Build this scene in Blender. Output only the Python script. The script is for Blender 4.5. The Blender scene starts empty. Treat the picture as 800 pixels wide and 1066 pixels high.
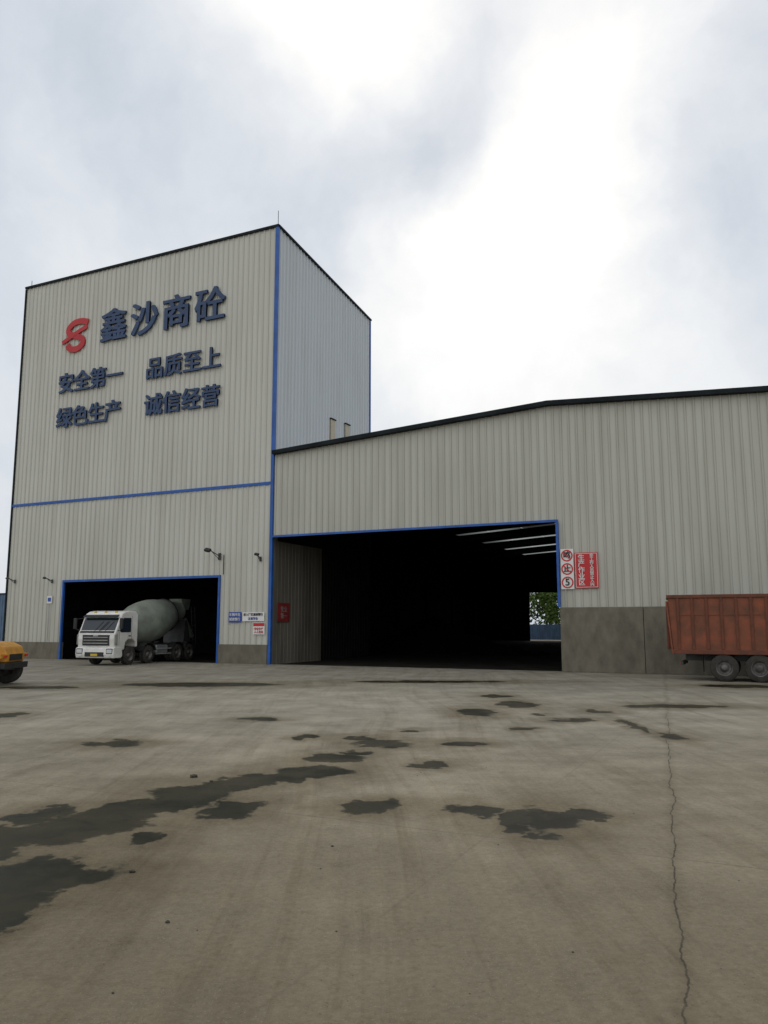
import bpy, bmesh, math, random
from mathutils import Vector, Matrix, noise
random.seed(7)
S = 1.3                      # survey units -> metres (applied at the end)
sc = bpy.context.scene
sc.view_settings.view_transform = 'Standard'
sc.view_settings.look = 'None'
sc.view_settings.exposure = 0
COL = sc.collection

# ------------------------------------------------------------------ helpers
def link(o, parent=None):
    COL.objects.link(o)
    if parent: o.parent = parent
    return o

def empty(name, loc=(0,0,0), rz=0, sc_=1.0):
    e = bpy.data.objects.new(name, None)
    e.empty_display_size = 0.3
    e.location = loc; e.rotation_euler = (0,0,rz); e.scale = (sc_,)*3
    return link(e)

def mat(name, col, rough=0.6, metal=0.0, var=0.15, scale=1.5, stretch=(1,1,1), spec=0.5, dirt=None, bump=0.0, bscale=30, coat=0.0):
    m = bpy.data.materials.new(name); m.use_nodes = True
    nt = m.node_tree; N = nt.nodes; L = nt.links
    b = N['Principled BSDF']
    tc = N.new('ShaderNodeTexCoord'); mp = N.new('ShaderNodeMapping')
    mp.inputs['Scale'].default_value = stretch
    L.new(tc.outputs['Object'], mp.inputs['Vector'])
    n = N.new('ShaderNodeTexNoise'); n.inputs['Scale'].default_value = scale; n.inputs['Detail'].default_value = 6
    n.inputs['Roughness'].default_value = 0.6
    L.new(mp.outputs[0], n.inputs['Vector'])
    r = N.new('ShaderNodeValToRGB')
    r.color_ramp.elements[0].position = 0.3; r.color_ramp.elements[1].position = 0.7
    d = dirt if dirt else tuple(c*(1-var*1.6) for c in col)
    r.color_ramp.elements[0].color = (*d, 1)
    r.color_ramp.elements[1].color = (*[min(1,c*(1+var*0.5)) for c in col], 1)
    L.new(n.outputs['Fac'], r.inputs['Fac'])
    L.new(r.outputs['Color'], b.inputs['Base Color'])
    mr = N.new('ShaderNodeMapRange'); mr.inputs['To Min'].default_value = min(1,rough*1.25); mr.inputs['To Max'].default_value = rough*0.8
    L.new(n.outputs['Fac'], mr.inputs['Value']); L.new(mr.outputs[0], b.inputs['Roughness'])
    b.inputs['Metallic'].default_value = metal
    b.inputs['Specular IOR Level'].default_value = spec
    b.inputs['Coat Weight'].default_value = coat
    if bump > 0:
        n2 = N.new('ShaderNodeTexNoise'); n2.inputs['Scale'].default_value = bscale; n2.inputs['Detail'].default_value = 4
        L.new(tc.outputs['Object'], n2.inputs['Vector'])
        bp = N.new('ShaderNodeBump'); bp.inputs['Strength'].default_value = bump; bp.inputs['Distance'].default_value = 0.02
        L.new(n2.outputs['Fac'], bp.inputs['Height']); L.new(bp.outputs[0], b.inputs['Normal'])
    return m

def mesh_obj(name, verts, faces, m, parent=None, smooth=False, bevel=0):
    me = bpy.data.meshes.new(name); me.from_pydata(verts, [], faces); me.update()
    if smooth:
        for p in me.polygons: p.use_smooth = True
    o = bpy.data.objects.new(name, me)
    if m: me.materials.append(m)
    link(o, parent)
    if bevel:
        bv = o.modifiers.new('bevel','BEVEL'); bv.width = bevel; bv.segments = 2; bv.limit_method='ANGLE'
    return o

def box(name, x0,x1,y0,y1,z0,z1, m, parent=None, bevel=0):
    v = [(x0,y0,z0),(x1,y0,z0),(x1,y1,z0),(x0,y1,z0),(x0,y0,z1),(x1,y0,z1),(x1,y1,z1),(x0,y1,z1)]
    f = [(0,3,2,1),(4,5,6,7),(0,1,5,4),(1,2,6,5),(2,3,7,6),(3,0,4,7)]
    return mesh_obj(name, v, f, m, parent, bevel=bevel)

def fixn(o):
    bm = bmesh.new(); bm.from_mesh(o.data); bmesh.ops.recalc_face_normals(bm, faces=bm.faces); bm.to_mesh(o.data); bm.free()
    return o
def prism_x(name, prof, x0, x1, m, parent=None, bevel=0):
    n = len(prof)
    v = [(x0,y,z) for y,z in prof] + [(x1,y,z) for y,z in prof]
    f = [tuple(range(n)), tuple(reversed(range(n,2*n)))] + [(i,i+n,(i+1)%n+n,(i+1)%n) for i in range(n)]
    return fixn(mesh_obj(name, v, f, m, parent, bevel=bevel))
def prism_y(name, prof, y0, y1, m, parent=None, bevel=0):
    n = len(prof)
    v = [(x,y0,z) for x,z in prof] + [(x,y1,z) for x,z in prof]
    f = [tuple(range(n)), tuple(reversed(range(n,2*n)))] + [(i,i+n,(i+1)%n+n,(i+1)%n) for i in range(n)]
    return fixn(mesh_obj(name, v, f, m, parent, bevel=bevel))

def revolve(name, prof, origin, axis, m, parent=None, seg=32, smooth=True):
    a = Vector(axis).normalized()
    u = a.orthogonal().normalized(); w = a.cross(u)
    v=[]; f=[]
    for t,r in prof:
        c = Vector(origin)+a*t
        for i in range(seg):
            th = 2*math.pi*i/seg
            v.append(tuple(c+u*(r*math.cos(th))+w*(r*math.sin(th))))
    for j in range(len(prof)-1):
        for i in range(seg):
            k=(i+1)%seg
            f.append((j*seg+i, j*seg+k, (j+1)*seg+k, (j+1)*seg+i))
    return fixn(mesh_obj(name, v, f, m, parent, smooth=smooth))

def tube(name, p0, p1, r, m, parent=None):
    p0=Vector(p0); p1=Vector(p1); L=(p1-p0).length
    return revolve(name, [(0,0.0005),(0,r),(L,r),(L,0.0005)], p0, p1-p0, m, parent, seg=10, smooth=False)

def wheel(idx, c, axis, R, w, parent):
    revolve('tyre_%d'%idx, [(-w/2,.58*R),(-w/2,.92*R),(-w*.40,.985*R),(-w*.05,R),(-w*.045,.965*R),(w*.045,.965*R),(w*.05,R),(w*.40,.985*R),(w/2,.92*R),(w/2,.58*R)], c, axis, M['rubber'], parent, 36)
    revolve('rim_%d'%idx, [(w*.49,.59*R),(w*.47,.54*R),(w*.1,.50*R),(w*.05,.28*R),(w*.42,.22*R),(w*.46,.12*R),(w*.46,.001)], c, axis, M['rim'], parent, 28)
    revolve('rim_in_%d'%idx, [(-w*.49,.59*R),(-w*.47,.54*R),(-w*.1,.50*R),(-w*.1,.001)], c, axis, M['rim'], parent, 28)

PER=0.30
def prof_off(x):
    t = (x/PER) % 1.0
    if t < .70: return 0.0
    if t < .77: return (t-.70)/.07
    if t < .93: return 1.0
    return (1.0-t)/.07
def corr_wall(name, o, d, nrm, s0, s1, zb, zt, m, parent, amp=0.04):
    d=Vector(d); nrm=Vector(nrm); o=Vector(o)
    fb = zb if callable(zb) else (lambda s: zb)
    ft = zt if callable(zt) else (lambda s: zt)
    pts=[s0,s1]
    k0=int(math.floor(s0/PER))-1; k1=int(math.ceil(s1/PER))+1
    for k in range(k0,k1+1):
        for t in (0,.70,.77,.93):
            s=(k+t)*PER
            if s0+1e-4 < s < s1-1e-4: pts.append(s)
    pts=sorted(set(pts)); v=[]; f=[]
    for s in pts:
        p=o+d*s+nrm*(prof_off(s+1e-6)*amp)
        v.append((p.x,p.y,fb(s))); v.append((p.x,p.y,ft(s)))
    for i in range(len(pts)-1):
        f.append((2*i,2*i+2,2*i+3,2*i+1))
    return mesh_obj(name,v,f,m,parent)

def text(name, s, loc, size, m, parent, rot=(math.pi/2,0,0), extrude=0.03, ls=1.0, bold=0.0):
    out=None
    sh=[(0,0)] if not bold else [(-bold,-bold*.5),(bold,bold*.5),(-bold,bold*.5),(bold,-bold*.5)]
    for i,(dx,dz) in enumerate(sh):
        c = bpy.data.curves.new(name,'FONT'); c.body = s; c.size = size; c.extrude = extrude
        c.align_x='CENTER'; c.align_y='CENTER'; c.space_line = ls; c.resolution_u=4
        c.materials.append(m)
        o = bpy.data.objects.new(name,c); o.location=(loc[0]+dx,loc[1]-.004*i,loc[2]+dz); o.rotation_euler=rot
        out=link(o,parent)
    return out

# ------------------------------------------------------------------ materials
M={}
def cladding(name, col, dirt):
    m = bpy.data.materials.new(name); m.use_nodes=True
    nt=m.node_tree; N=nt.nodes; L=nt.links; b=N['Principled BSDF']
    tc=N.new('ShaderNodeTexCoord')
    mp=N.new('ShaderNodeMapping'); mp.inputs['Scale'].default_value=(2.4,2.4,.10); L.new(tc.outputs['Object'],mp.inputs['Vector'])
    n=N.new('ShaderNodeTexNoise'); n.inputs['Scale'].default_value=1.6; n.inputs['Detail'].default_value=7; L.new(mp.outputs[0],n.inputs['Vector'])
    n2=N.new('ShaderNodeTexNoise'); n2.inputs['Scale'].default_value=.22; n2.inputs['Detail'].default_value=4; L.new(tc.outputs['Object'],n2.inputs['Vector'])
    sep=N.new('ShaderNodeSeparateXYZ'); L.new(tc.outputs['Object'],sep.inputs[0])
    ad=N.new('ShaderNodeMath'); ad.operation='ADD'; L.new(sep.outputs['X'],ad.inputs[0]); L.new(sep.outputs['Y'],ad.inputs[1])
    dv=N.new('ShaderNodeMath'); dv.operation='DIVIDE'; L.new(ad.outputs[0],dv.inputs[0]); dv.inputs[1].default_value=.9
    fl=N.new('ShaderNodeMath'); fl.operation='FLOOR'; L.new(dv.outputs[0],fl.inputs[0])
    wn=N.new('ShaderNodeTexWhiteNoise'); wn.noise_dimensions='1D'; L.new(fl.outputs[0],wn.inputs['W'])
    s=N.new('ShaderNodeMath'); s.operation='MULTIPLY_ADD'; L.new(wn.outputs['Value'],s.inputs[0]); s.inputs[1].default_value=.12; L.new(n.outputs['Fac'],s.inputs[2])
    s2=N.new('ShaderNodeMath'); s2.operation='MULTIPLY_ADD'; L.new(n2.outputs['Fac'],s2.inputs[0]); s2.inputs[1].default_value=.5; L.new(s.outputs[0],s2.inputs[2])
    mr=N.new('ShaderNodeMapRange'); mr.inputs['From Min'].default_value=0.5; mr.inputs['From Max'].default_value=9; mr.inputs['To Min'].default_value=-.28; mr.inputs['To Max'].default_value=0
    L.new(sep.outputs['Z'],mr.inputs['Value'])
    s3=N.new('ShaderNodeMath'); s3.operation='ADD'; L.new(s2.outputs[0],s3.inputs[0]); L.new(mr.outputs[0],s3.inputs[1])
    r=N.new('ShaderNodeValToRGB'); r.color_ramp.elements[0].position=.38; r.color_ramp.elements[1].position=.85
    r.color_ramp.elements[0].color=(*dirt,1); r.color_ramp.elements[1].color=(*col,1)
    L.new(s3.outputs[0],r.inputs['Fac'])
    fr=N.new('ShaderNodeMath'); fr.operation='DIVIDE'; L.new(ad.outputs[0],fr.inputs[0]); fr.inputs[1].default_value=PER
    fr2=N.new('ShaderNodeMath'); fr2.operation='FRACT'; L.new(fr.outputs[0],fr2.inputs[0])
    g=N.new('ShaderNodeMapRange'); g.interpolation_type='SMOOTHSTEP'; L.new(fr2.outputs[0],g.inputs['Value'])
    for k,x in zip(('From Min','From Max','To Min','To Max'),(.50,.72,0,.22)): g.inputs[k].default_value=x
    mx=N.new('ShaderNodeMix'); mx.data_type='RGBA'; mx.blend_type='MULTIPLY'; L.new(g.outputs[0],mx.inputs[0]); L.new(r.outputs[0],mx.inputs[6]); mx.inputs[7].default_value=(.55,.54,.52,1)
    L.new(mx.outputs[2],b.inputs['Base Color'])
    b.inputs['Roughness'].default_value=.42; b.inputs['Specular IOR Level'].default_value=.35
    return m
M['clad']=cladding('off_white_cladding',(.60,.60,.54),(.47,.465,.40))
M['clad_skytint']=cladding('off_white_cladding_sky_tint',(.57,.605,.62),(.50,.52,.52))  # bluish sky light on the side faces painted into the cladding colour
M['clad_hall']=cladding('off_white_cladding_hall',(.52,.52,.46),(.41,.405,.345))
M['blue']=mat('blue_trim',(.02,.11,.42),.45,var=.2,scale=2)
M['letter']=mat('dark_blue_letters',(.025,.06,.15),.5,var=.15,scale=.6)
M['red']=mat('red_letters',(.52,.02,.025),.5,var=.12,scale=.8)
M['darktrim']=mat('dark_roof_trim',(.012,.018,.022),.7,var=.3,spec=.2)
M['roof']=mat('grey_roof_sheet',(.16,.17,.17),.5,var=.2)
M['inside_shade']=mat('interior_shade',(.012,.012,.011),.9,var=.3,spec=.1)  # darkness of the unlit interior painted in as near-black
M['dimwall']=mat('dim_lit_inner_wall',(.17,.155,.125),.8,var=.25,scale=1,stretch=(1,1,.2),spec=.2)  # dim daylight painted into the wall tone; the deeper stretch goes dark
M['plinth']=mat('concrete_plinth',(.185,.168,.132),.85,var=.2,scale=3.0,stretch=(1,1,.5),bump=.5,bscale=12,spec=.2)
M['floor']=mat('shaded_floor',(.022,.020,.017),.8,var=.4,scale=.8,spec=.10)  # indoor darkness put into the floor colour
M['steel']=mat('dark_steel',(.06,.06,.06),.55,metal=.3,var=.3)
M['galv']=mat('galvanised',(.4,.41,.42),.4,metal=.6,var=.2)
M['rubber']=mat('tyre_rubber',(.022,.021,.02),.85,var=.3,scale=6,dirt=(.06,.055,.045),spec=.3)
M['rim']=mat('wheel_rim',(.16,.15,.14),.5,metal=.4,var=.4,scale=5)
M['white']=mat('truck_white',(.80,.80,.78),.35,var=.12,scale=1.2,coat=.3,dirt=(.60,.58,.53))
M['dirtywhite']=mat('dusty_white_paint',(.35,.35,.32),.6,var=.3,scale=2)
M['glass']=mat('dark_glass',(.02,.03,.04),.08,var=.1,spec=.6)
M['black']=mat('black_plastic',(.02,.02,.02),.55,var=.2)
M['drum']=mat('mixer_drum_paint',(.21,.24,.195),.55,var=.35,scale=1.1,dirt=(.12,.125,.105))
M['rust']=mat('dump_bed_red_paint',(.25,.075,.04),.7,var=.4,scale=1.6,dirt=(.12,.062,.04),bump=.2,spec=.25)
M['rustd']=mat('dump_bed_rib_paint',(.17,.052,.03),.7,var=.4,scale=2,dirt=(.09,.05,.035),spec=.25)
M['yellow']=mat('loader_yellow',(.62,.27,.015),.45,var=.25,scale=2,dirt=(.36,.18,.03))
M['signwhite']=mat('sign_white',(.78,.78,.76),.4,var=.06)
M['signred']=mat('sign_red',(.58,.02,.025),.4,var=.1)
M['darkred']=mat('dark_red_sign',(.26,.03,.03),.5,var=.2)  # darker red than the other signs
M['signblue']=mat('sign_blue',(.03,.08,.38),.4,var=.12)
M['lampglass']=mat('lamp_glass',(.6,.62,.62),.15,var=.05)
M['plate']=mat('yellow_plate',(.65,.45,.03),.4,var=.1)
M['bark']=mat('bark',(.09,.07,.05),.9,var=.3,scale=6)
M['pile']=mat('aggregate_dark',(.016,.015,.013),.95,var=.5,scale=5,bump=.8,bscale=20,spec=.05)
M['stone']=mat('pebble_grey',(.09,.085,.07),.9,var=.4,scale=8,spec=.1)
M['fence']=mat('blue_sheet_fence',(.10,.17,.28),.5,var=.2)
M['beige']=mat('side_vent_beige',(.50,.44,.33),.6,var=.1)

m=bpy.data.materials.new('translucent_rooflight'); m.use_nodes=True
nt=m.node_tree; N=nt.nodes; N.remove(N['Principled BSDF'])
tr=N.new('ShaderNodeBsdfTranslucent')
nz_=N.new('ShaderNodeTexNoise'); nz_.inputs['Scale'].default_value=.9; rp=N.new('ShaderNodeValToRGB')
rp.color_ramp.elements[0].position=.42; rp.color_ramp.elements[0].color=(.03,.03,.03,1); rp.color_ramp.elements[1].position=.62; rp.color_ramp.elements[1].color=(.34,.36,.35,1)
nt.links.new(nz_.outputs['Fac'],rp.inputs['Fac']); nt.links.new(rp.outputs[0],tr.inputs[0])
nt.links.new(tr.outputs[0],N['Material Output'].inputs[0]); M['skyl']=m

# ------------------------------------------------------------------ camera
YAW=math.radians(25.27); PITCH=math.radians(8.07)
cam=bpy.data.cameras.new('camera'); co=bpy.data.objects.new('camera',cam); link(co)
co.location=(0,0,1.7); co.rotation_euler=(math.pi/2+PITCH,0,YAW)
cam.sensor_fit='HORIZONTAL'; cam.sensor_width=36; cam.lens=832/800*36; cam.clip_end=5000; cam.clip_start=.05
sc.camera=co

# ------------------------------------------------------------------ ground
def ground_material():
    m=bpy.data.materials.new('yard_concrete'); m.use_nodes=True
    nt=m.node_tree; N=nt.nodes; L=nt.links; b=N['Principled BSDF']
    tc=N.new('ShaderNodeTexCoord'); P=tc.outputs['Object']
    def noise_(scale,detail=6,rough=.55,vec=None,dist=0):
        n=N.new('ShaderNodeTexNoise'); n.inputs['Scale'].default_value=scale; n.inputs['Detail'].default_value=detail
        n.inputs['Roughness'].default_value=rough; n.inputs['Distortion'].default_value=dist
        L.new(vec if vec else P,n.inputs['Vector']); return n
    def math_(op,a,b_=None,c=None,clamp=False):
        n=N.new('ShaderNodeMath'); n.operation=op; n.use_clamp=clamp
        for i,x in enumerate((a,b_,c)):
            if x is None: continue
            if isinstance(x,(int,float)): n.inputs[i].default_value=x
            else: L.new(x,n.inputs[i])
        return n.outputs[0]
    def vmath(op,a,b_=None):
        n=N.new('ShaderNodeVectorMath'); n.operation=op
        for i,x in enumerate((a,b_)):
            if x is None: continue
            if isinstance(x,tuple): n.inputs[i].default_value=x
            else: L.new(x,n.inputs[i])
        return n
    def mrange(v,a,b_,c,d,smooth=True):
        n=N.new('ShaderNodeMapRange'); n.interpolation_type='SMOOTHSTEP' if smooth else 'LINEAR'
        L.new(v,n.inputs['Value'])
        for k,x in zip(('From Min','From Max','To Min','To Max'),(a,b_,c,d)): n.inputs[k].default_value=x
        return n.outputs[0]
    def mixc(fac,a,b_,mode='MIX'):
        n=N.new('ShaderNodeMix'); n.data_type='RGBA'; n.blend_type=mode
        if isinstance(fac,(int,float)): n.inputs[0].default_value=fac
        else: L.new(fac,n.inputs[0])
        for i,x in ((6,a),(7,b_)):
            if isinstance(x,tuple): n.inputs[i].default_value=(*x,1)
            else: L.new(x,n.inputs[i])
        return n.outputs[2]
    def mul(fac,c,tint): return mixc(fac,c,mixc(1.0,c,tint,'MULTIPLY'))
    big=noise_(.16,4,.6,dist=.3).outputs['Fac']; med=noise_(.9,7,.72).outputs['Fac']; fine=noise_(22,4,.7).outputs['Fac']
    mid=noise_(4.2,6,.75).outputs['Fac']
    speck=noise_(90,1,.5).outputs['Fac']; speck2=noise_(48,2,.6).outputs['Fac']
    r=N.new('ShaderNodeValToRGB'); e=r.color_ramp.elements
    e[0].position=.36; e[0].color=(.140,.118,.082,1); e[1].position=.64; e[1].color=(.345,.305,.225,1)
    e2=e.new(.5); e2.color=(.240,.209,.150,1)
    s=math_('ADD',math_('MULTIPLY_ADD',med,.45,math_('MULTIPLY',big,.40)),math_('MULTIPLY',mid,.15)); L.new(s,r.inputs['Fac'])
    col=r.outputs[0]
    col=mul(mrange(fine,.3,.7,.0,.5),col,(.58,.56,.52))
    col=mul(mrange(mid,.50,.68,.0,.45),col,(.60,.57,.50))
    col=mixc(mrange(speck,.6,.75,0,.45),col,(.40,.365,.295))
    col=mul(mrange(speck2,.62,.72,0,.6),col,(.45,.42,.36))
    sep=N.new('ShaderNodeSeparateXYZ'); L.new(P,sep.inputs[0])
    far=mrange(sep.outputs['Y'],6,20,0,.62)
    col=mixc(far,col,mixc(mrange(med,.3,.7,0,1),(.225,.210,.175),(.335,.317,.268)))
    # darker tone over the near part of the yard
    near=math_('MULTIPLY',mrange(sep.outputs['Y'],3.0,9.5,.75,0),mrange(med,.35,.62,.45,1))
    col=mul(near,col,(.56,.52,.45))
    # tyre wear, broken up by dirt
    big3=noise_(.07,1,.5); sc3=vmath('MULTIPLY',big3.outputs['Color'],(3.5,3.5,0)); wv=vmath('ADD',P,sc3.outputs[0])
    for ang,sx,lo,hi,amt,tint in ((38,1.7,.47,.68,.50,(.55,.51,.44)),(-62,1.5,.50,.72,.42,(1.34,1.31,1.24)),(-28,3.6,.53,.68,.42,(.60,.56,.49)),(15,5.5,.55,.68,.35,(.62,.58,.5))):
        mp=N.new('ShaderNodeMapping'); mp.inputs['Rotation'].default_value=(0,0,math.radians(ang)); mp.inputs['Scale'].default_value=(sx,.10,1)
        L.new(wv.outputs[0],mp.inputs['Vector'])
        tn=noise_(1.0,5,.72,vec=mp.outputs[0]).outputs['Fac']
        f_=math_('MULTIPLY',mrange(tn,lo,hi,0,amt),mrange(mid,.35,.6,.45,1))
        col=mul(f_,col,tint)
    # puddles
    wn=noise_(2.0,5,.62); w1=vmath('SUBTRACT',wn.outputs['Color'],(.5,.5,.5)); w2=vmath('MULTIPLY',w1.outputs[0],(.72,1.15,0))
    PW=vmath('ADD',P,w2.outputs[0]).outputs[0]
    pud=[(1.33,7.38,.29,.50),(1.78,7.58,.28,.16),(1.15,7.05,.14,.2),(.84,7.72,.27,.32),(-.12,7.87,.33,.28),(-1.42,7.8,.29,.38),(-1.87,6.68,.2,.2),
      (-.02,11.9,.46,.42),(-.35,12.5,.34,.26),(-.35,11.1,.22,.22),(-.6,10.6,.42,.36),(-.88,9.7,.44,.42),(-1.2,9.3,.30,.25),(-1.55,9.1,.42,.36),(-1.95,8.45,.48,.5),(-2.5,7.2,.48,.52),(-2.95,6.8,.5,.48),(-2.35,7.8,.38,.4),(-2.1,7.9,.24,.34),(-3.1,7.6,.3,.3),
      (-2.3,5.75,.50,.36),(-2.4,5.2,.30,.30),(-2.6,5.45,.35,.35),(-3.0,6.2,.35,.25),(-2.28,4.85,.16,.22),(-3.93,11.95,.44,.32),(.57,10.2,.2,.24),(1.16,12,.32,.26),(1.84,16.2,.42,.7),
      (2.9,17.8,.45,.8),(3.43,14.8,.48,.28),(4.46,12.7,.15,.5),(4.25,14.0,.10,1.0),(6.1,17.3,1.2,.4),(-5.3,23.6,2.4,.9),(-1.25,12.6,.18,.22),
      (10,23,1.1,.6),(4.3,16.3,.3,.32),(-7.2,15.7,.3,.4),(1.4,24.8,2.5,.5),(-9.5,22.5,1.2,.5),(2.3,13.6,.22,.17),(2.7,19.8,.35,.5),(.4,13.4,.2,.15),(-2.3,15.0,.4,.25),(3.0,15.8,.16,.2)]
    dmin=None
    for (cx,cy,rx,ry) in pud:
        a=vmath('SUBTRACT',PW,(cx,cy,0)); bb=vmath('MULTIPLY',a.outputs[0],(1/rx,1/ry,0)); ln=vmath('LENGTH',bb.outputs[0])
        dmin = ln.outputs['Value'] if dmin is None else math_('MINIMUM',dmin,ln.outputs['Value'])
    dd=math_('ADD',dmin,math_('MULTIPLY_ADD',fine,.26,-.13))
    dd=math_('ADD',dd,math_('MULTIPLY_ADD',mid,.5,-.25))
    mask=mrange(dd,.84,1.08,1,0)
    halo=mrange(dd,.95,3.0,.8,0)
    col=mul(halo,col,(.60,.56,.47))
    core=mixc(mrange(med,.38,.62,0,1),(.010,.010,.005),(.040,.036,.022))
    col=mixc(mask,col,core)
    # cast-slab joints (aligned to the building)
    rot=N.new('ShaderNodeVectorRotate'); rot.rotation_type='Z_AXIS'; rot.inputs['Angle'].default_value=YAW; L.new(P,rot.inputs['Vector'])
    js=N.new('ShaderNodeSeparateXYZ'); L.new(rot.outputs[0],js.inputs[0])
    jx=math_('ABSOLUTE',math_('SUBTRACT',math_('MULTIPLY',math_('FRACT',math_('DIVIDE',math_('ADD',js.outputs['X'],5.4),6.5)),6.5),3.25))
    jy=math_('ABSOLUTE',math_('SUBTRACT',math_('MULTIPLY',math_('FRACT',math_('DIVIDE',math_('ADD',js.outputs['Y'],1.0),5.0)),5.0),2.5))
    jm=math_('MAXIMUM',mrange(jx,.004,.018,.5,0),mrange(jy,.004,.018,1,0))
    jm=math_('MULTIPLY',jm,mrange(med,.35,.6,.2,1))
    cn=noise_(.6,8,.62).outputs['Fac']
    cd=math_('SUBTRACT',math_('MULTIPLY',sep.outputs['X'],.9455),math_('MULTIPLY',sep.outputs['Y'],.3257))
    cd=math_('ABSOLUTE',math_('ADD',math_('SUBTRACT',cd,.0177),math_('MULTIPLY_ADD',cn,.34,-.17)))
    cm=math_('MULTIPLY',mrange(cd,.002,.010,1,0),mrange(sep.outputs['Y'],14,18,1,0))
    cm=math_('MULTIPLY',cm,mrange(mid,.35,.55,.45,1))
    col=mul(mrange(cd,.0,.10,.4,0),col,(.6,.57,.5))
    lines=math_('MAXIMUM',math_('MULTIPLY',jm,.35),cm)
    col=mixc(math_('MULTIPLY',lines,.85),col,(.03,.026,.018))
    L.new(col,b.inputs['Base Color'])
    wet=math_('MULTIPLY',mask,mrange(med,.42,.58,1,.35))
    rg=math_('ADD',math_('MULTIPLY',wet,-.42),mrange(med,.3,.7,.85,.70)); L.new(rg,b.inputs['Roughness'])
    L.new(mrange(mask,0,1,.16,.05),b.inputs['Specular IOR Level'])
    h=math_('ADD',math_('MULTIPLY',fine,.3),math_('MULTIPLY',speck,.15)); h=math_('ADD',h,math_('MULTIPLY',mid,.3))
    bp=N.new('ShaderNodeBump'); bp.inputs['Distance'].default_value=.03
    L.new(mrange(mask,0,1,.7,.05),bp.inputs['Strength']); L.new(h,bp.inputs['Height']); L.new(bp.outputs[0],b.inputs['Normal'])
    return m
g=mesh_obj('ground',[(-1500,-1500,0),(1500,-1500,0),(1500,1500,0),(-1500,1500,0)],[(0,1,2,3)],ground_material())
g.rotation_euler=(0,0,YAW)

vs=[];fs=[]
def stone(x,y,r):
    base=len(vs)
    bm=bmesh.new(); bmesh.ops.create_icosphere(bm,subdivisions=1,radius=r)
    for v in bm.verts:
        k=1+.35*noise.noise(v.co*8/r*.2+Vector((x,y,0)))
        vs.append((x+v.co.x*k*1.2, y+v.co.y*k, max(0.001,v.co.z*k*.6+r*.3)))
    bm.verts.index_update()
    for f in bm.faces: fs.append(tuple(base+v.index for v in f.verts))
    bm.free()
def rf(r,f): return (r*.9044-f*.4269, r*.4269+f*.9044)
for r_,f_,sz in [(-2.15,9.35,.045),(-1.75,5.85,.022),(-1.25,4.9,.014),(-1.9,9.1,.02),(-.4,6.5,.012)]:
    stone(*rf(r_,f_),sz)
for i in range(160):
    f_=random.uniform(3.6,18); r_=random.uniform(-.55,.55)*f_
    stone(*rf(r_,f_),random.choice([.003,.003,.004,.005,.007]))
mesh_obj('gravel',vs,fs,M['stone'])

# ------------------------------------------------------------------ tower
XL,XR,YF,YB=-36.3,-19.7,30.0,39.8
HT,HB=20.43,19.26
T=empty('batching_tower_building')
cw=corr_wall
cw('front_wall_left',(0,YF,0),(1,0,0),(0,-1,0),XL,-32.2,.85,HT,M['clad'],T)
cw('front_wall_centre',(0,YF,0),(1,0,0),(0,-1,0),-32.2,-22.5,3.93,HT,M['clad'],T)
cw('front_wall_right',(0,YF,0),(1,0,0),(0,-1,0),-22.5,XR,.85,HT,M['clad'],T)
topf=lambda y: HT+(HB-HT)*(y-YF)/(YB-YF)
cw('side_wall_upper',(XR,0,0),(0,1,0),(1,0,0),YF,YB,5.6,topf,M['clad_skytint'],T)
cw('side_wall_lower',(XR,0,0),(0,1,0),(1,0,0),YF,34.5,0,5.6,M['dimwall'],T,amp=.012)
cw('side_wall_shaded',(XR,0,0),(0,1,0),(1,0,0),34.5,YB,0,5.6,M['inside_shade'],T)  # same wall further in, its shade set by colour
cw('left_wall',(XL,0,0),(0,1,0),(-1,0,0),YF,YB,0,topf,M['clad_skytint'],T)
cw('back_wall',(0,YB,0),(1,0,0),(0,1,0),XL,XR,0,HB,M['clad'],T)
mesh_obj('roof',[(XL-.1,YF-.1,HT+.02),(XR+.1,YF-.1,HT+.02),(XR+.1,YB+.1,HB+.02),(XL-.1,YB+.1,HB+.02)],[(0,1,2,3)],M['roof'],T)
box('plinth_left',XL-.03,-32.26,YF-.07,YF+.2,0,.85,M['plinth'],T)
box('plinth_right',-22.44,XR-.12,YF-.07,YF+.2,0,.85,M['plinth'],T)
box('corner_post',XR-.08,XR+.06,YF-.08,YF+.07,0,HT,M['blue'],T)
box('band_blue',XL,XR-.085,YF-.065,YF,8.0,8.13,M['blue'],T)
box('top_trim_front',XL-.05,XR+.08,YF-.10,YF-.02,HT-.08,HT+.04,M['darktrim'],T)
prism_x('top_trim_side',[(YF-.02,HT-.06),(YF-.02,HT+.04),(YB+.05,HB+.04),(YB+.05,HB-.06)],XR+.02,XR+.10,M['darktrim'],T)
box('left_edge_trim',XL-.06,XL+.03,YF-.07,YF-.0,.85,HT-.1,M['darktrim'],T)
box('back_edge_trim',XR-.02,XR+.06,YB-.04,YB+.04,5.6,HB-.08,M['blue'],T)
box('door_frame_top',-32.27,-22.43,YF-.08,YF+.04,3.87,3.98,M['blue'],T)
box('door_frame_left',-32.27,-32.17,YF-.08,YF+.04,0,3.87,M['blue'],T)
box('door_frame_right',-22.53,-22.43,YF-.08,YF+.04,0,3.87,M['blue'],T)
mesh_obj('garage_shade_sheets',[(-33.5,YF+.1,0),(-33.5,YB-.3,0),(-21,YB-.3,0),(-21,YF+.1,0),(-33.5,YF+.1,5),(-33.5,YB-.3,5),(-21,YB-.3,5),(-21,YF+.1,5)],
   [(0,1,5,4),(1,2,6,5),(2,3,7,6),(4,5,6,7)],M['inside_shade'],T)  # added dark sheets standing in for the shade in the garage
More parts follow.
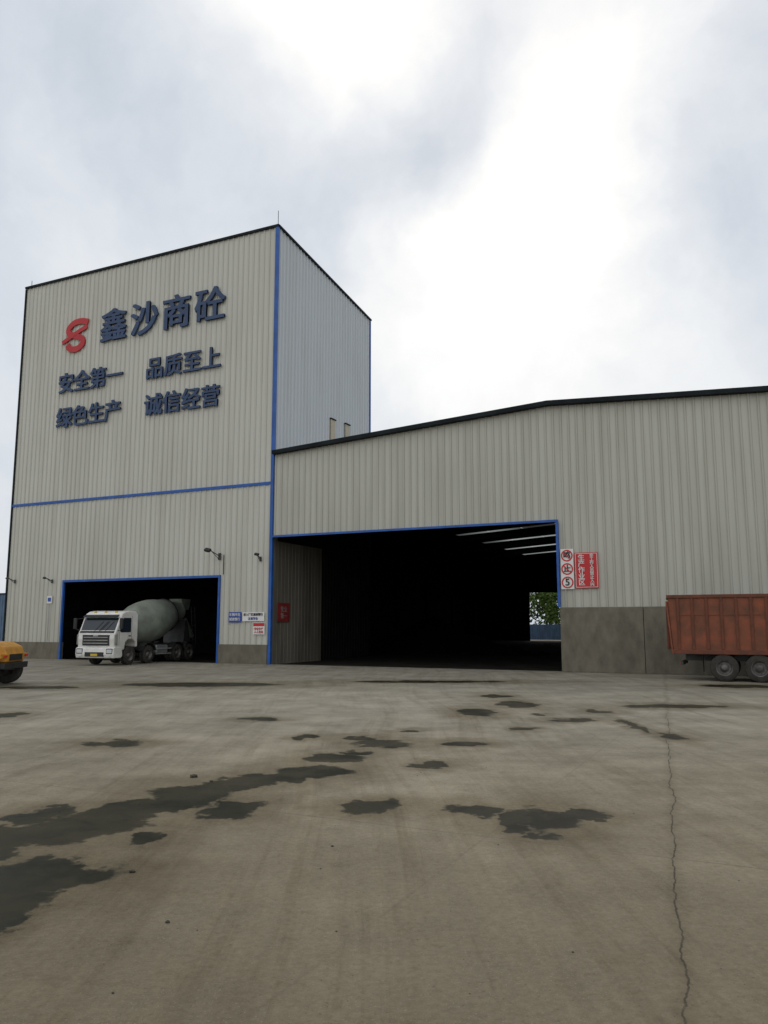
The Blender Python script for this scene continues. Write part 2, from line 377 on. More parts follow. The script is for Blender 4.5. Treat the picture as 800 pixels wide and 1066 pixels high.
mesh_obj('garage_floor',[(-33.4,YF+.1,.006),(-21.1,YF+.1,.006),(-21.1,YB-.4,.006),(-33.4,YB-.4,.006)],[(0,1,2,3)],M['floor'],T)
for i,(ya,za,zc) in enumerate(((35.15,11.0,12.25),(36.75,11.1,12.35))):
    box('side_vent_%d'%i,XR+.045,XR+.09,ya,ya+.45,za,zc,M['beige'],T)
    box('side_vent_head_%d'%i,XR+.03,XR+.13,ya-.05,ya+.5,zc,zc+.06,M['darktrim'],T)
tube('lightning_rod',(XR-.2,YF+.3,HT),(XR-.2,YF+.3,HT+.95),.015,M['steel'],T)
tube('lightning_rod_2',(XL+.1,YF+.2,HT),(XL+.1,YF+.2,HT+.5),.015,M['steel'],T)
yt=YF-.11
for ch,x in zip('鑫沙商砼',(-29.60,-27.55,-25.50,-23.45)):
    text('letter_'+hex(ord(ch))[2:],ch,(x,yt,17.0),1.84,M['letter'],T,extrude=.05,bold=.045)
xs=(-32.74,-31.62,-30.5,-29.39,-26.75,-25.59,-24.42,-23.26)
for ch,x in zip('安全第一品质至上',xs):
    text('letter_'+hex(ord(ch))[2:],ch,(x,yt,14.33),1.16,M['letter'],T,extrude=.04,bold=.03)
for ch,x in zip('绿色生产诚信经营',xs):
    text('letter_'+hex(ord(ch))[2:],ch,(x,yt,12.45),1.16,M['letter'],T,extrude=.04,bold=.03)
def ribbon(name,pts,w,m,parent,y):
    v=[];f=[];n=len(pts)
    P=[Vector(p) for p in pts]; Q=[]
    for i in range(n-1):
        p0=P[max(i-1,0)];p1=P[i];p2=P[i+1];p3=P[min(i+2,n-1)]
        for k in range(8):
            t=k/8
            Q.append(.5*((2*p1)+(-p0+p2)*t+(2*p0-5*p1+4*p2-p3)*t*t+(-p0+3*p1-3*p2+p3)*t**3))
    Q.append(P[-1])
    for i,q in enumerate(Q):
        d=(Q[min(i+1,len(Q)-1)]-Q[max(i-1,0)]).normalized(); nn=Vector((-d.y,d.x))*w/2
        for s,yy in ((1,y),(-1,y),(1,y+.06),(-1,y+.06)):
            c=q+nn*s; v.append((c.x,yy,c.y))
    for i in range(len(Q)-1):
        a=i*4;b=a+4
        f+=[(a,a+1,b+1,b),(a+2,b+2,b+3,a+3),(a,b,b+2,a+2),(a+1,a+3,b+3,b+1)]
    f+=[(0,2,3,1),(len(v)-4,len(v)-3,len(v)-1,len(v)-2)]
    return mesh_obj(name,v,f,m,parent)
cx,cz=-32.30,17.0
lp=[(.85,.62),(.35,.74),(-.15,.70),(-.52,.42),(-.42,.12),(.05,-.05),(.48,-.25),(.50,-.56),(.12,-.76),(-.35,-.70),(-.55,-.45)]
ribbon('logo_s',[(cx+a,cz+b) for a,b in lp],.32,M['red'],T,yt)
ribbon('logo_slash',[(cx+a,cz+b) for a,b in [(-.92,-.30),(-.5,-.12),(0,.10),(.5,.28),(.82,.38)]],.22,M['red'],T,yt-.008)

# ------------------------------------------------------------------ hall
H=empty('storage_hall_building')
RX,RZ=-7.1,10.14
XE=16.0; YH=88.0
def roofz(x): return RZ-(RX-x)*.062 if x<RX else RZ-(x-RX)*.054
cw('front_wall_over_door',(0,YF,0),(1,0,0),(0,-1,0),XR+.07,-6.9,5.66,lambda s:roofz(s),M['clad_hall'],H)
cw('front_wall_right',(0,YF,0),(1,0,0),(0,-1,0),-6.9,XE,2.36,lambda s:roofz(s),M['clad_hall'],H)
cw('side_wall_right',(XE,0,0),(0,1,0),(1,0,0),YF,YH,2.36,roofz(XE),M['clad_hall'],H)
box('plinth_front',-6.86,XE+.08,YF-.12,YF+.22,0,2.36,M['plinth'],H,bevel=.02)
box('plinth_side',XE-.2,XE+.08,YF+.23,YH,0,2.36,M['plinth'],H)
for i in range(6):
    x=-3.9+i*3.4
    box('plinth_joint_%d'%i,x,x+.02,YF-.123,YF-.12,0.03,2.33,M['pile'],H)
box('door_frame_top',XR+.07,-6.86,YF-.09,YF+.05,5.58,5.67,M['blue'],H)
box('door_frame_right',-6.93,-6.84,YF-.14,YF+.05,2.37,5.57,M['blue'],H)
prism_y('gable_trim',[(XR+.07,roofz(XR)-.02),(RX,RZ-.02),(XE+.2,roofz(XE+.2)-.02),(XE+.2,roofz(XE+.2)+.15),(RX,RZ+.15),(XR+.07,roofz(XR)+.15)],YF-.28,YF+.02,M['darktrim'],H)
LW=.9
lights=[48.7,55.7,62.7,69.7,76.7,83.2]
seg=[]; cur=YF+.03
for y in lights: seg.append((cur,y)); cur=y+LW
seg.append((cur,YH+.2))
v=[];f=[]
def q(x0,x1,y0,y1):
    b=len(v); z0,z1=roofz(x0),roofz(x1)
    v.extend([(x0,y0,z0+.05),(x1,y0,z1+.05),(x1,y1,z1+.05),(x0,y1,z0+.05)]); f.append((b,b+1,b+2,b+3))
for y0,y1 in seg:
    if y0<YB+.1<y1:
        q(XR+.08,RX,y0,YB+.1); q(-31.2,RX,YB+.1,y1)
    else: q(-31.2,RX,y0,y1)
    q(RX,XE+.2,y0,y1)
for y in lights:
    q(-31.2,-23,y,y+LW); q(-9,RX,y,y+LW); q(RX,XE+.2,y,y+LW)
mesh_obj('roof_sheets',v,f,M['inside_shade'],H)
v2=[(a,b,c+.03) for a,b,c in v]; mesh_obj('roof_outer_skin',v2,f,M['roof'],H)
v=[];f=[]
for y in lights:
    for k in range(5):
        q(-23+2.8*k,-23+2.8*(k+1)-.02,y,y+LW)
mesh_obj('rooflights',v,f,M['skyl'],H)
mesh_obj('hall_shade_sheets',[(XE-.25,YF+.3,0),(XE-.25,YH-.1,0),(XE-.25,YH-.1,8.7),(XE-.25,YF+.3,8.7),
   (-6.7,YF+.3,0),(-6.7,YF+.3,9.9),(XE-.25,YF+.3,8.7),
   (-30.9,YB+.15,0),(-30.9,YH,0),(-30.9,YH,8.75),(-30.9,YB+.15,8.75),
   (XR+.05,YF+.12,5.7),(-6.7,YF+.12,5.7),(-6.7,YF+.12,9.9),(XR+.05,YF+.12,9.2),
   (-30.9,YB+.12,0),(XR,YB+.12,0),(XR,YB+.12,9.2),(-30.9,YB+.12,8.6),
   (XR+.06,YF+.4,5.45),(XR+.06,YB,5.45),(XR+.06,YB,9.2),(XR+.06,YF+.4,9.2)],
   [(0,1,2,3),(4,0,6,5),(7,8,9,10),(11,12,13,14),(15,16,17,18),(19,20,21,22)],M['inside_shade'],H)  # added dark sheets that paint the hall's shade
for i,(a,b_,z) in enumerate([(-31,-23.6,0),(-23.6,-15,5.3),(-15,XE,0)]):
    cw('back_wall_%d'%i,(0,YH,0),(1,0,0),(0,1,0),a,b_,z,lambda s:roofz(s)+.04,M['inside_shade'],H)
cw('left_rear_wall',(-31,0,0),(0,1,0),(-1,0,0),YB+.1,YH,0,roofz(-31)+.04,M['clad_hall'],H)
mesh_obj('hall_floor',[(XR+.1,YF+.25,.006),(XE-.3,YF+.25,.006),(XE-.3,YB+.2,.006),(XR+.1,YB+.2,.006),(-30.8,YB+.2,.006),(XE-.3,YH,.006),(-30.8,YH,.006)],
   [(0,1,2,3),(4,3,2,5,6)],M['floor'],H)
for i,y in enumerate(range(36,88,7)):
    for x in ((-6.2,) if y<40 else (-6.2,-29)):
        box('column_%d_%d'%(i,int(-x)),x-.15,x+.15,y-.15,y+.15,0,8.6,M['inside_shade'],H)
    xa=XR+.3 if y<40 else -30.5
    mesh_obj('rafter_%d'%i,[(xa,y,roofz(xa)-.05),(RX,y,RZ-.05),(XE-.3,y,roofz(XE)-.05),(XE-.3,y,roofz(XE)-.4),(RX,y,RZ-.38),(xa,y,roofz(xa)-.38)],[(0,1,4,5),(1,2,3,4)],M['inside_shade'],H)
def pile(name,cx,cy,rx,ry,h,m):
    n=36;v=[];f=[]
    for j in range(n+1):
        for i in range(n+1):
            a=(i/n*2-1);b=(j/n*2-1);d=math.sqrt(a*a+b*b)
            z=max(0,1-d)*h*(1+.3*noise.noise(Vector((a*3,b*3,cx))))+.12*noise.noise(Vector((a*9,b*9,cy)))-.06
            v.append((cx+a*rx,cy+b*ry,max(z,-.05)))
    for j in range(n):
        for i in range(n):
            k=j*(n+1)+i; f.append((k,k+1,k+n+2,k+n+1))
    return mesh_obj(name,v,f,m,smooth=True)
pile('aggregate_pile',-21.0,52,6,7,1.8,M['pile'])
pile('aggregate_pile',-25.5,64,5,7,2.4,M['pile'])
pile('aggregate_pile',-13.5,46,2.6,3,.5,M['pile'])

# ------------------------------------------------------------------ signs
yw=YF-.06
R=empty('red_work_area_sign',(-5.84,yw,3.715))
box('panel',-.43,.43,-.03,.0,-.66,.66,M['signred'],R)
for nm,(a,b_,c,d) in {'border_l':(-.40,-.385,-.63,.63),'border_r':(.385,.40,-.63,.63),'border_t':(-.384,.384,.615,.63),'border_b':(-.384,.384,-.63,-.615)}.items():
    box(nm,a,b_,-.036,-.031,c,d,M['signwhite'],R)
for i,ch in enumerate('生产作业区'):
    text('char_a%d'%i,ch,(-.18,-.04,.46-.23*i),.25,M['signwhite'],R,extrude=.004,bold=.004)
for i,ch in enumerate('非工作人员禁止入内'):
    text('char_b%d'%i,ch,(.2,-.04,.53-.133*i),.15,M['signwhite'],R,extrude=.004,bold=.003)
C=empty('traffic_rule_sign_board',(-6.55,yw,3.78))
box('board',-.24,.24,-.03,0,-.75,.75,M['signwhite'],C)
for i,(z,tx) in enumerate(((.5,'鸣'),(0,'止'),(-.5,'5'))):
    revolve('ring_%d'%i,[(0,.17),(0.008,.17),(.008,.22),(0,.22)],(0,-.031,z),(0,-1,0),M['signred'],C,28,False)
    text('symbol_%d'%i,tx,(0,-.04,z),.28 if i<2 else .36,M['black'],C,extrude=.003,bold=.008)
for i in (0,1):
    o=box('slash_%d'%i,-.17,.17,-.066,-.06,-.018,.018,M['signred'],C); o.location=(0,0,(.5,0)[i]); o.rotation_euler=(0,math.radians(45),0)
def sign(name,x,z,w,h,pm,lines):
    A=empty(name,(x,YF-.06,z)); box('panel',-w/2,w/2,-.02,0,-h/2,h/2,pm,A)
    for i,(tx,dz,sz,tm) in enumerate(lines): text('t%d'%i,tx,(0,-.025,dz),sz,tm,A,extrude=.003,bold=.002)
    return A
sign('blue_notice_sign',-21.55,2.06,.68,.46,M['signblue'],[('车辆冲洗',.1,.15,M['signwhite']),('减速慢行',-.1,.15,M['signwhite'])])
sign('white_notice_sign',-20.56,2.08,1.16,.4,M['signwhite'],[('进入厂区减速慢行',.09,.13,M['black']),('注意安全',-.09,.13,M['signblue'])])
A=sign('white_red_notice_sign',-20.25,1.56,.6,.52,M['signwhite'],[('安全生产',-.02,.12,M['signred']),('人人有责',-.16,.12,M['signred'])])
box('stripe',-.29,.29,-.025,-.021,.1,.24,M['signred'],A)
A=empty('red_wall_sign',(XR+.03,31.0,2.3)); box('panel',0,.03,-.5,.5,-.45,.4,M['darkred'],A)
text('t1','安全',(.035,0,.1),.28,M['dirtywhite'],A,rot=(math.pi/2,0,math.pi/2),extrude=.003)
text('t2','第一',(.035,0,-.2),.28,M['dirtywhite'],A,rot=(math.pi/2,0,math.pi/2),extrude=.003)
A=empty('small_wall_sign',(-33.1,YF-.06,3.0)); box('panel',-.17,.17,-.02,0,-.19,.19,M['signwhite'],A); box('mark',-.11,.11,-.026,-.021,-.1,.1,M['signblue'],A)

def wall_lamp(x,z,s=1.0,side=1):
    e=empty('wall_floodlight',(x,YF-.05,z))
    box('bracket_plate',-.06*s,.06*s,-.03,.0,-.15*s,.12*s,M['steel'],e)
    tube('arm',(0,-.02,0),(-.12*s*side,-.55*s,.22*s),.022,M['steel'],e)
    tube('brace',(0,-.02,-.14*s),(-.06*s*side,-.4*s,.12*s),.014,M['steel'],e)
    b=box('lamp_head',-.13*s,.13*s,-.08*s,.08*s,-.05*s,.05*s,M['black'],e,bevel=.015); b.location=(-.14*s*side,-.6*s,.2*s); b.rotation_euler=(math.radians(35),math.radians(12),0)
    b=box('lamp_lens',-.10*s,.10*s,-.06*s,.06*s,-.062*s,-.051*s,M['lampglass'],e); b.location=(-.14*s*side,-.6*s,.2*s); b.rotation_euler=(math.radians(35),math.radians(12),0)
wall_lamp(-22.5,4.85,1.15); wall_lamp(-20.25,4.65,.8,-1); wall_lamp(-33.0,3.95,.7); wall_lamp(-35.7,4.0,.7)
e=empty('wall_conduit'); tube('pipe',(-22.25,YF-.08,4.0),(-22.25,YF-.08,4.9),.02,M['steel'],e)
e=empty('wall_conduit'); tube('pipe',(-33.1,YF-.08,.9),(-33.1,YF-.08,2.78),.015,M['galv'],e)

# ------------------------------------------------------------------ concrete mixer truck (metres)
K=1/S
T1=empty('concrete_mixer_truck',(-25.78,25.9,0),math.radians(7),K)
W=1.23
prism_x('cab',[(0.04,.85),(-.02,1.45),(.02,1.80),(.12,1.93),(.46,2.66),(.62,2.86),(.85,2.97),(1.2,3.02),(1.85,3.0),(2.05,2.85),(2.08,1.0),(1.95,.98),(1.9,1.25),(1.65,1.42),(1.2,1.42),(.95,1.25),(.88,.85)],-W,W,M['white'],T1,bevel=.09)
prism_x('windscreen',[(.105,1.90),(.435,2.62),(.47,2.60),(.15,1.90)],-W+.10,W-.10,M['glass'],T1,bevel=.01)
prism_x('cowl',[(.0,1.80),(.085,1.90),(.12,1.88),(.04,1.78)],-W+.10,W-.10,M['black'],T1)
prism_x('sun_visor',[(.42,2.72),(.24,2.64),(.23,2.68),(.46,2.80)],-W+.1,W-.1,M['black'],T1)
sw=[(.40,1.9),(.72,2.62),(1.40,2.62),(1.40,1.82),(.55,1.82)]
prism_x('side_window',sw,W-.005,W+.012,M['glass'],T1)
prism_x('side_window_r',sw,-W-.012,-W+.005,M['glass'],T1)
box('door_seam',W-.005,W+.006,1.47,1.485,1.45,2.75,M['black'],T1); box('door_seam_2',W-.005,W+.006,.36,.375,1.1,1.85,M['black'],T1)
box('door_handle',W,W+.03,1.23,1.40,1.6,1.65,M['black'],T1)
for s in (-1,1):
    prism_x('corner_deflector_%d'%s,[(-.03,1.15),(-.02,1.70),(.22,1.75),(.22,1.1)],s*(W-.0)-.03,s*(W-.0)+.03,M['dirtywhite'],T1,bevel=.01)
box('grille',-.88,.88,-.035,.04,1.10,1.68,M['black'],T1,bevel=.01)
for i in range(3): box('grille_slat_%d'%i,-.80,.80,-.06,-.036,1.20+.16*i,1.25+.16*i,M['dirtywhite'],T1,bevel=.01)
box('badge',-.16,.16,-.065,-.036,1.60,1.68,M['galv'],T1)
prism_x('bumper',[(-.06,.42),(-.12,.62),(-.10,.95),(.05,1.02),(.65,1.02),(.72,.55),(.6,.42)],-W-.02,W+.02,M['white'],T1,bevel=.04)
box('bumper_intake',-.62,.62,-.128,-.07,.50,.74,M['black'],T1,bevel=.01)
for s in (-1,1):
    box('headlight_%d'%s,s*.98-.18,s*.98+.18,-.135,-.05,.68,.90,M['lampglass'],T1,bevel=.03)
    box('headlight_surround_%d'%s,s*.98-.21,s*.98+.21,-.124,-.04,.64,.94,M['black'],T1,bevel=.02)
    box('fog_%d'%s,s*.95-.1,s*.95+.1,-.128,-.06,.5,.58,M['lampglass'],T1)
    tube('mirror_arm_%d'%s,(s*W,.45,2.6),(s*(W+.28),.12,2.55),.02,M['black'],T1)
    tube('mirror_arm_low_%d'%s,(s*W,.25,1.9),(s*(W+.28),.12,2.0),.02,M['black'],T1)
    box('mirror_%d'%s,s*(W+.3)-.1,s*(W+.3)+.1,.06,.16,2.0,2.6,M['black'],T1,bevel=.03)
    box('step_%d'%s,s*(W-.1)-.12,s*(W-.1)+.12,.9,1.0,.45,.5,M['steel'],T1)
    for k in range(2):
        tube('wiper_%d_%d'%(s,k),(s*.2+.3*k,.09,1.90),(s*.2+.3*k+.4,.33,2.42),.010,M['black'],T1)
box('plate',-.22,.22,-.14,-.129,.53,.66,M['plate'],T1)
for s in (-1,0,1): box('roof_marker_%d'%s,s*.7-.06,s*.7+.06,.70,.80,2.90,3.0,M['plate'],T1)
box('chassis_l',-.5,-.38,1.9,9.0,.82,1.1,M['steel'],T1); box('chassis_r',.38,.5,1.9,9.0,.82,1.1,M['steel'],T1)
for i,y in enumerate((1.42,3.25,6.3,7.65)):
    for s in (-1,1):
        wheel(i*2+(s>0),(s*1.05,y,.53),(s,0,0),.53,.34,T1)
        if i>1: wheel(20+i*2+(s>0),(s*.70,y,.53),(s,0,0),.53,.3,T1)
    tube('axle_%d'%i,(-1,y,.53),(1,y,.53),.08,M['steel'],T1)
    if i!=0:
        for s in (-1,1):
            pr=[(y-.66,.75),(y-.55,1.02),(y-.25,1.2),(y+.25,1.2),(y+.55,1.02),(y+.66,.75),(y+.63,.75),(y+.5,.98),(y+.22,1.16),(y-.22,1.16),(y-.5,.98),(y-.63,.75)]
            prism_x('fender_%d_%d'%(i,s),pr,s*1.05-.2,s*1.05+.2,M['black'],T1)
box('fuel_tank',.6,1.15,4.1,5.3,.55,1.05,M['galv'],T1,bevel=.08); box('tool_box',-1.15,-.6,4.1,5.3,.55,1.05,M['black'],T1,bevel=.04)
box('side_guard_1',1.16,1.20,4.0,5.6,.5,.56,M['dirtywhite'],T1); box('side_guard_2',1.16,1.20,4.0,5.6,.8,.86,M['dirtywhite'],T1)
prism_x('drum_support_front',[(2.35,1.1),(2.5,2.1),(2.75,2.1),(3.1,1.1)],-.55,.55,M['steel'],T1)
prism_x('drum_support_rear',[(7.6,1.1),(7.75,2.55),(7.95,2.55),(8.5,1.1)],-.75,.75,M['steel'],T1)
da=(0,math.cos(math.radians(12)),math.sin(math.radians(12)))
revolve('mixer_drum',[(0,.01),(0,.60),(.15,.82),(.5,1.0),(1.3,1.22),(1.9,1.28),(2.6,1.27),(3.1,1.2),(4.0,.98),(4.8,.74),(5.5,.57),(5.55,.62),(5.65,.62),(5.65,.45)],(0,2.45,1.98),da,M['drum'],T1,44)
revolve('drum_ring',[(3.95,.98),(3.95,1.06),(4.15,1.06),(4.15,.93)],(0,2.45,1.98),da,M['steel'],T1,44)
revolve('water_tank',[(0,.01),(0,.22),(.05,.26),(1.55,.26),(1.6,.22),(1.6,.01)],(-.8,2.36,1.5),(1,0,0),M['dirtywhite'],T1,24)
prism_x('hopper',[(8.0,3.2),(7.7,3.9),(8.8,3.9),(8.6,3.2)],-.45,.45,M['drum'],T1)
prism_x('chute',[(8.4,2.6),(8.6,2.7),(9.6,1.5),(9.45,1.4)],-.3,.3,M['drum'],T1)
for s in (-.2,.2): tube('ladder_rail_%d'%int(s*10),(1.0,8.5+s,1.0),(1.0,8.2+s,3.4),.02,M['steel'],T1)
for i in range(7): tube('ladder_rung_%d'%i,(1.0,8.3-.04*i,1.3+.3*i),(1.0,8.7-.04*i,1.3+.3*i),.014,M['steel'],T1)

# ------------------------------------------------------------------ dump truck (metres)
D=empty('red_dump_truck',(-2.71,26.75,0),0,K)
by0,by1=.0,2.45
zb,zt=1.12,3.3
prism_y('bed_side_near',[(.12,zb),(-.04,zt),(6.0,zt),(5.8,zb)],by0+.06,by0+.12,M['rust'],D)
prism_y('bed_side_far',[(.12,zb),(-.04,zt),(6.0,zt),(5.8,zb)],by1-.12,by1-.06,M['rust'],D)
box('bed_floor',.15,5.8,by0+.125,by1-.125,zb+.02,zb+.1,M['rust'],D)
prism_y('bed_tailgate',[(.05,zb-.08),(-.12,zt-.12),(-.05,zt-.12),(.11,zb-.08)],by0+.0,by1-.0,M['rust'],D,bevel=.01)
prism_y('bed_front',[(5.7,zb),(5.9,zt+.25),(5.98,zt+.25),(5.78,zb)],by0+.13,by1-.13,M['rust'],D)
for s,y in (('near',by0),('far',by1-.07)):
    box('bed_top_rail_'+s,-.08,6.02,y,y+.13 if s=='near' else y+.07,zt,zt+.14,M['rustd'],D,bevel=.02)
    box('bed_bottom_rail_'+s,.08,5.82,y-.0,y+.055,zb-.06,zb+.12,M['rustd'],D,bevel=.015)
    for i in range(11):
        x=.30+i*.545
        box('bed_rib_%s_%d'%(s,i),x,x+.10,y+.0,y+.058,zb+.125,zt-.002,M['rustd'],D,bevel=.015)
for i in range(4): box('tailgate_rib_%d'%i,-.14,-.07,.25+i*.62,.35+i*.62,zb+.1,zt-.15,M['rustd'],D)
box('bed_swage',.3,5.8,by0+.035,by0+.059,zb+1.5,zb+1.56,M['rust'],D)
tube('hinge_bar',(-.05,.05,zt-.02),(-.05,2.4,zt-.02),.05,M['steel'],D)
box('chassis_1',.5,8.0,.75,.87,.78,1.06,M['steel'],D); box('chassis_2',.5,8.0,1.55,1.67,.78,1.06,M['steel'],D)
box('rear_bar',.35,.45,.15,2.3,.62,.76,M['steel'],D)
box('tail_lamp',.33,.352,.2,.5,.64,.74,M['signred'],D)
mesh_obj('mud_flap',[(1.2,.05,.35),(1.2,.6,.35),(1.2,.6,1.0),(1.2,.05,1.0)],[(0,1,2,3)],M['black'],D)
for i,x in enumerate((1.98,3.25,7.2)):
    wheel(i*2,(x,.2,.54),(0,-1,0),.54,.32,D); wheel(i*2+1,(x,2.25,.54),(0,1,0),.54,.32,D)
    if i<2: wheel(10+i*2,(x,.56,.54),(0,-1,0),.54,.3,D); wheel(11+i*2,(x,1.9,.54),(0,1,0),.54,.3,D)
    tube('axle_%d'%i,(x,.3,.54),(x,2.1,.54),.09,M['steel'],D)
revolve('fuel_tank',[(0,.01),(0,.3),(.05,.33),(1.15,.33),(1.2,.3),(1.2,.01)],(4.7,.4,.8),(1,0,0),M['galv'],D,24)
prism_y('cab',[(6.15,.95),(6.15,2.95),(6.3,3.05),(7.7,3.05),(7.95,2.8),(8.2,1.9),(8.25,.6),(7.85,.6),(7.7,1.15),(6.75,1.15),(6.65,.95)],.05,2.4,M['rust'],D,bevel=.05)
prism_y('cab_window',[(6.8,1.85),(6.8,2.65),(7.6,2.65),(7.8,1.9)],.035,.055,M['glass'],D)
prism_y('cab_screen',[(8.19,1.95),(7.99,2.7),(8.01,2.7),(8.22,1.95)],.2,2.25,M['glass'],D)
box('cab_bumper',8.15,8.4,.03,2.42,.45,.95,M['black'],D,bevel=.04)
box('mirror',7.9,8.0,-.25,-.05,2.0,2.5,M['black'],D,bevel=.02); tube('mirror_arm',(7.85,.06,2.55),(7.95,-.15,2.45),.02,M['black'],D)

# ------------------------------------------------------------------ wheel loader (metres)
X0,Y0=rf(-10.62,23.4)
Ld=empty('yellow_wheel_loader',(X0,Y0,0),YAW,K)
prism_y('engine_hood',[(-.02,.85),(0,1.15),(-.1,1.42),(-.45,1.58),(-2.2,1.68),(-2.2,.85)],-.75,.75,M['yellow'],Ld,bevel=.06)
prism_y('counterweight',[(.04,.62),(.06,.84),(-.15,.84),(-.15,.62)],-.95,.95,M['black'],Ld,bevel=.02)
prism_y('frame',[(-.2,.55),(-.2,.84),(-5.0,.84),(-5.0,.55)],-.4,.4,M['steel'],Ld)
box('hood_grille',-.01,.02,-.5,.5,.92,1.15,M['black'],Ld)
box('hood_side_vent',-1.3,-.5,-.765,-.75,1.2,1.45,M['black'],Ld)
for s in (-1,1):
    prism_y('fender_%d'%s,[(-.02,1.02),(-.05,1.16),(-1.5,1.16),(-1.5,1.1),(-.12,1.1),(-.1,1.02)],s*.9-.2,s*.9+.2,M['yellow'],Ld)
    box('tail_lamp_%d'%s,-.0,.035,s*.85-.1,s*.85+.1,1.04,1.12,M['signred'],Ld)
    wheel(0+(s>0),(-.72,s*.93,.55),(0,s,0),.55,.42,Ld); wheel(2+(s>0),(-3.6,s*.93,.55),(0,s,0),.55,.42,Ld)
    prism_y('lift_arm_%d'%s,[(-3.0,1.5),(-3.0,1.75),(-4.4,1.3),(-5.3,.5),(-5.3,.3),(-4.3,1.05)],s*.55-.07,s*.55+.07,M['yellow'],Ld)
    for x in (-1.5,-2.55): box('cab_post_%d_%d'%(s,int(-x*10)),x-.04,x+.04,s*.62-.04,s*.62+.04,1.6,2.75,M['yellow'],Ld)
box('cab_glass',-2.52,-1.53,-.6,.6,1.65,2.7,M['glass'],Ld); box('cab_roof',-2.7,-1.4,-.72,.72,2.75,2.87,M['yellow'],Ld,bevel=.03)
box('cab_base',-2.75,-1.5,-.7,.7,.95,1.6,M['yellow'],Ld,bevel=.03)
prism_y('bucket',[(-5.2,.1),(-5.15,.9),(-5.3,.95),(-5.5,.5),(-5.6,.2),(-6.2,.06),(-6.2,.0),(-5.4,.0)],-1.15,1.15,M['yellow'],Ld)
tube('axle_r',(-.72,-.9,.55),(-.72,.9,.55),.1,M['steel'],Ld); tube('axle_f',(-3.6,-.9,.55),(-3.6,.9,.55),.1,M['steel'],Ld)

# ------------------------------------------------------------------ background
F=empty('blue_sheet_fence')
cw('sheet',(0,46,0),(1,0,0),(0,-1,0),-95,-44,0,4.2,M['fence'],F)
box('cap',-95,-44,45.9,46.1,4.2,4.3,M['darktrim'],F)
F=empty('blue_sheet_fence'); cw('sheet',(0,96,0),(1,0,0),(0,-1,0),-60,10,0,1.8,M['fence'],F)
M['leaf']=mat('foliage',(.11,.18,.035),.7,var=.45,scale=.8,spec=.2)
def trees(name,x0,x1,y0,y1,n,h,ncl=16,nl=70,s=.16):
    e=empty(name); v=[];f=[]
    for k in range(n):
        x=x0+(x1-x0)*(k+random.random())/n; y=random.uniform(y0,y1); hh=h*random.uniform(.75,1.15)
        revolve('trunk_%d'%k,[(0,.22),(hh*.3,.15),(hh*.75,.05)],(x,y,0),(random.uniform(-.05,.05),0,1),M['bark'],e,8)
        for _ in range(ncl):
            c=Vector((x+random.gauss(0,hh*.17),y+random.gauss(0,hh*.17),hh*random.uniform(.15,.95))); r=hh*random.uniform(.1,.2)
            for _ in range(nl):
                d=Vector((random.gauss(0,1),random.gauss(0,1),random.gauss(0,1))).normalized()*r*random.random()**.4
                p=c+d
                a=Vector((random.uniform(-1,1),random.uniform(-1,1),random.uniform(-1,1))).normalized(); b_=a.orthogonal().normalized()
                i=len(v); v.extend([tuple(p+a*s),tuple(p+b_*s*.6),tuple(p-a*s),tuple(p-b_*s*.6)]); f.append((i,i+1,i+2,i+3))
    mesh_obj('foliage',v,f,M['leaf'],e)
trees('tree_line',-48,-12,100,108,14,9.5,26,80,.22)
trees('tree_line',-150,-60,75,90,14,7)

# ------------------------------------------------------------------ world
w=bpy.data.worlds.new('World'); sc.world=w; w.use_nodes=True
nt=w.node_tree; N=nt.nodes; L=nt.links; bg=N['Background']
SUN_EL=math.radians(46); sunaz=Vector((-.22,.93,0)).normalized()
sky=N.new('ShaderNodeTexSky'); sky.sky_type='NISHITA'; sky.sun_disc=False; sky.sun_elevation=SUN_EL
sky.sun_rotation=math.atan2(sunaz.x,sunaz.y); sky.air_density=1.5; sky.dust_density=3
tc=N.new('ShaderNodeTexCoord')
nn=N.new('ShaderNodeTexNoise'); nn.inputs['Scale'].default_value=2.6; nn.inputs['Detail'].default_value=7; nn.inputs['Roughness'].default_value=.56
L.new(tc.outputs['Generated'],nn.inputs['Vector'])
sb=N.new('ShaderNodeVectorMath'); sb.operation='SUBTRACT'; L.new(nn.outputs['Color'],sb.inputs[0]); sb.inputs[1].default_value=(.5,.5,.5)
sm=N.new('ShaderNodeVectorMath'); sm.operation='SCALE'; L.new(sb.outputs[0],sm.inputs[0]); sm.inputs['Scale'].default_value=.36
wa=N.new('ShaderNodeVectorMath'); wa.operation='ADD'; L.new(tc.outputs['Generated'],wa.inputs[0]); L.new(sm.outputs[0],wa.inputs[1])
nz=N.new('ShaderNodeVectorMath'); nz.operation='NORMALIZE'; L.new(wa.outputs[0],nz.inputs[0])
def wm(op,a,b_,c=None):
    n=N.new('ShaderNodeMath'); n.operation=op
    for i,x in enumerate((a,b_,c)):
        if x is None: continue
        if isinstance(x,(int,float)): n.inputs[i].default_value=x
        else: L.new(x,n.inputs[i])
    return n.outputs[0]
def blob(d,deg,amp):
    k=1.0/(1-math.cos(math.radians(deg)))
    n=N.new('ShaderNodeVectorMath'); n.operation='DOT_PRODUCT'; L.new(nz.outputs[0],n.inputs[0]); n.inputs[1].default_value=Vector(d).normalized()
    x=wm('MULTIPLY',wm('SUBTRACT',n.outputs['Value'],1.0),k)
    return wm('MULTIPLY',wm('EXPONENT',x,None),amp)
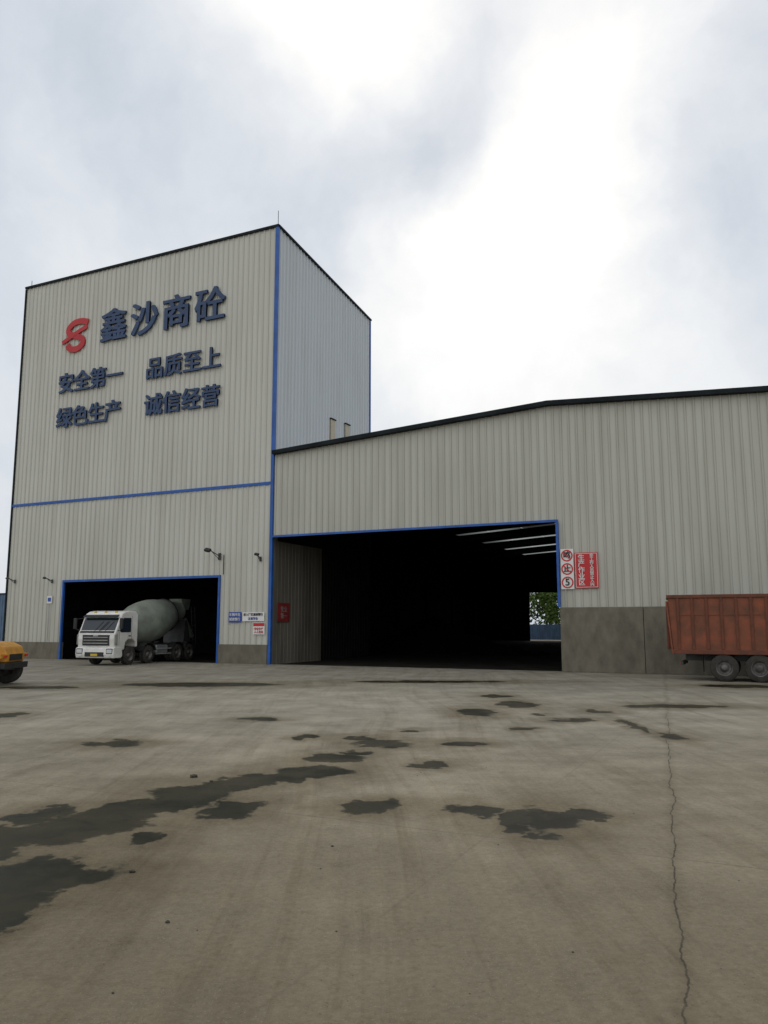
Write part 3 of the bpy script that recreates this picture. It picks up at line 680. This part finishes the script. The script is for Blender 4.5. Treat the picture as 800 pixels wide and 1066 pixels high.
n2=N.new('ShaderNodeTexNoise'); n2.inputs['Scale'].default_value=3.4; n2.inputs['Detail'].default_value=7; n2.inputs['Roughness'].default_value=.55
L.new(wa.outputs[0],n2.inputs['Vector'])
tot=wm('MULTIPLY_ADD',n2.outputs['Fac'],.62,.34)
for d,deg,amp in [((-.21,.861,.463),6,.34),((-.392,.663,.637),6,.30),((-.131,.809,.574),6.5,.26),((-.332,.867,.37),8,.30),((-.02,.80,.60),6,.14),
                  ((-.02,.908,.42),5,-.18),((-.5,.682,.534),9,-.02),((-.30,.79,.53),4.5,-.13),((-.132,.943,.304),9,.28),((-.7,.65,.3),16,.14),
                  ((.1,-.75,.65),60,.36)]:  # last lobe: unseen bright sky behind the camera, added to light the facade
    tot=wm('ADD',tot,blob(d,deg,amp))
mr=N.new('ShaderNodeMapRange'); L.new(tot,mr.inputs['Value']); mr.inputs['From Min'].default_value=.5; mr.inputs['From Max'].default_value=.95
mx=N.new('ShaderNodeMix'); mx.data_type='RGBA'; L.new(mr.outputs[0],mx.inputs[0]); mx.inputs[6].default_value=(.85,.975,1.15,1); mx.inputs[7].default_value=(.995,1.0,1.0,1)
vs_=N.new('ShaderNodeVectorMath'); vs_.operation='SCALE'; L.new(mx.outputs[2],vs_.inputs[0]); L.new(wm('MULTIPLY',tot,10.0),vs_.inputs['Scale'])
fm=N.new('ShaderNodeMix'); fm.data_type='RGBA'; fm.inputs[0].default_value=.95
L.new(sky.outputs[0],fm.inputs[6]); L.new(vs_.outputs[0],fm.inputs[7])
L.new(fm.outputs[2],bg.inputs['Color']); bg.inputs['Strength'].default_value=.1

sl=bpy.data.lights.new('sun','SUN'); sl.energy=.7; sl.angle=math.radians(20); sl.color=(1,.93,.82)
so=bpy.data.objects.new('sun',sl); link(so)
dirv=-(sunaz*math.cos(SUN_EL)+Vector((0,0,math.sin(SUN_EL))))
so.rotation_euler=dirv.to_track_quat('-Z','Y').to_euler()

# ------------------------------------------------------------------ to metres
for o in list(COL.objects):
    if o.parent is None and o.type!='LIGHT':
        o.location=o.location*S
        if o.type!='CAMERA': o.scale=o.scale*S
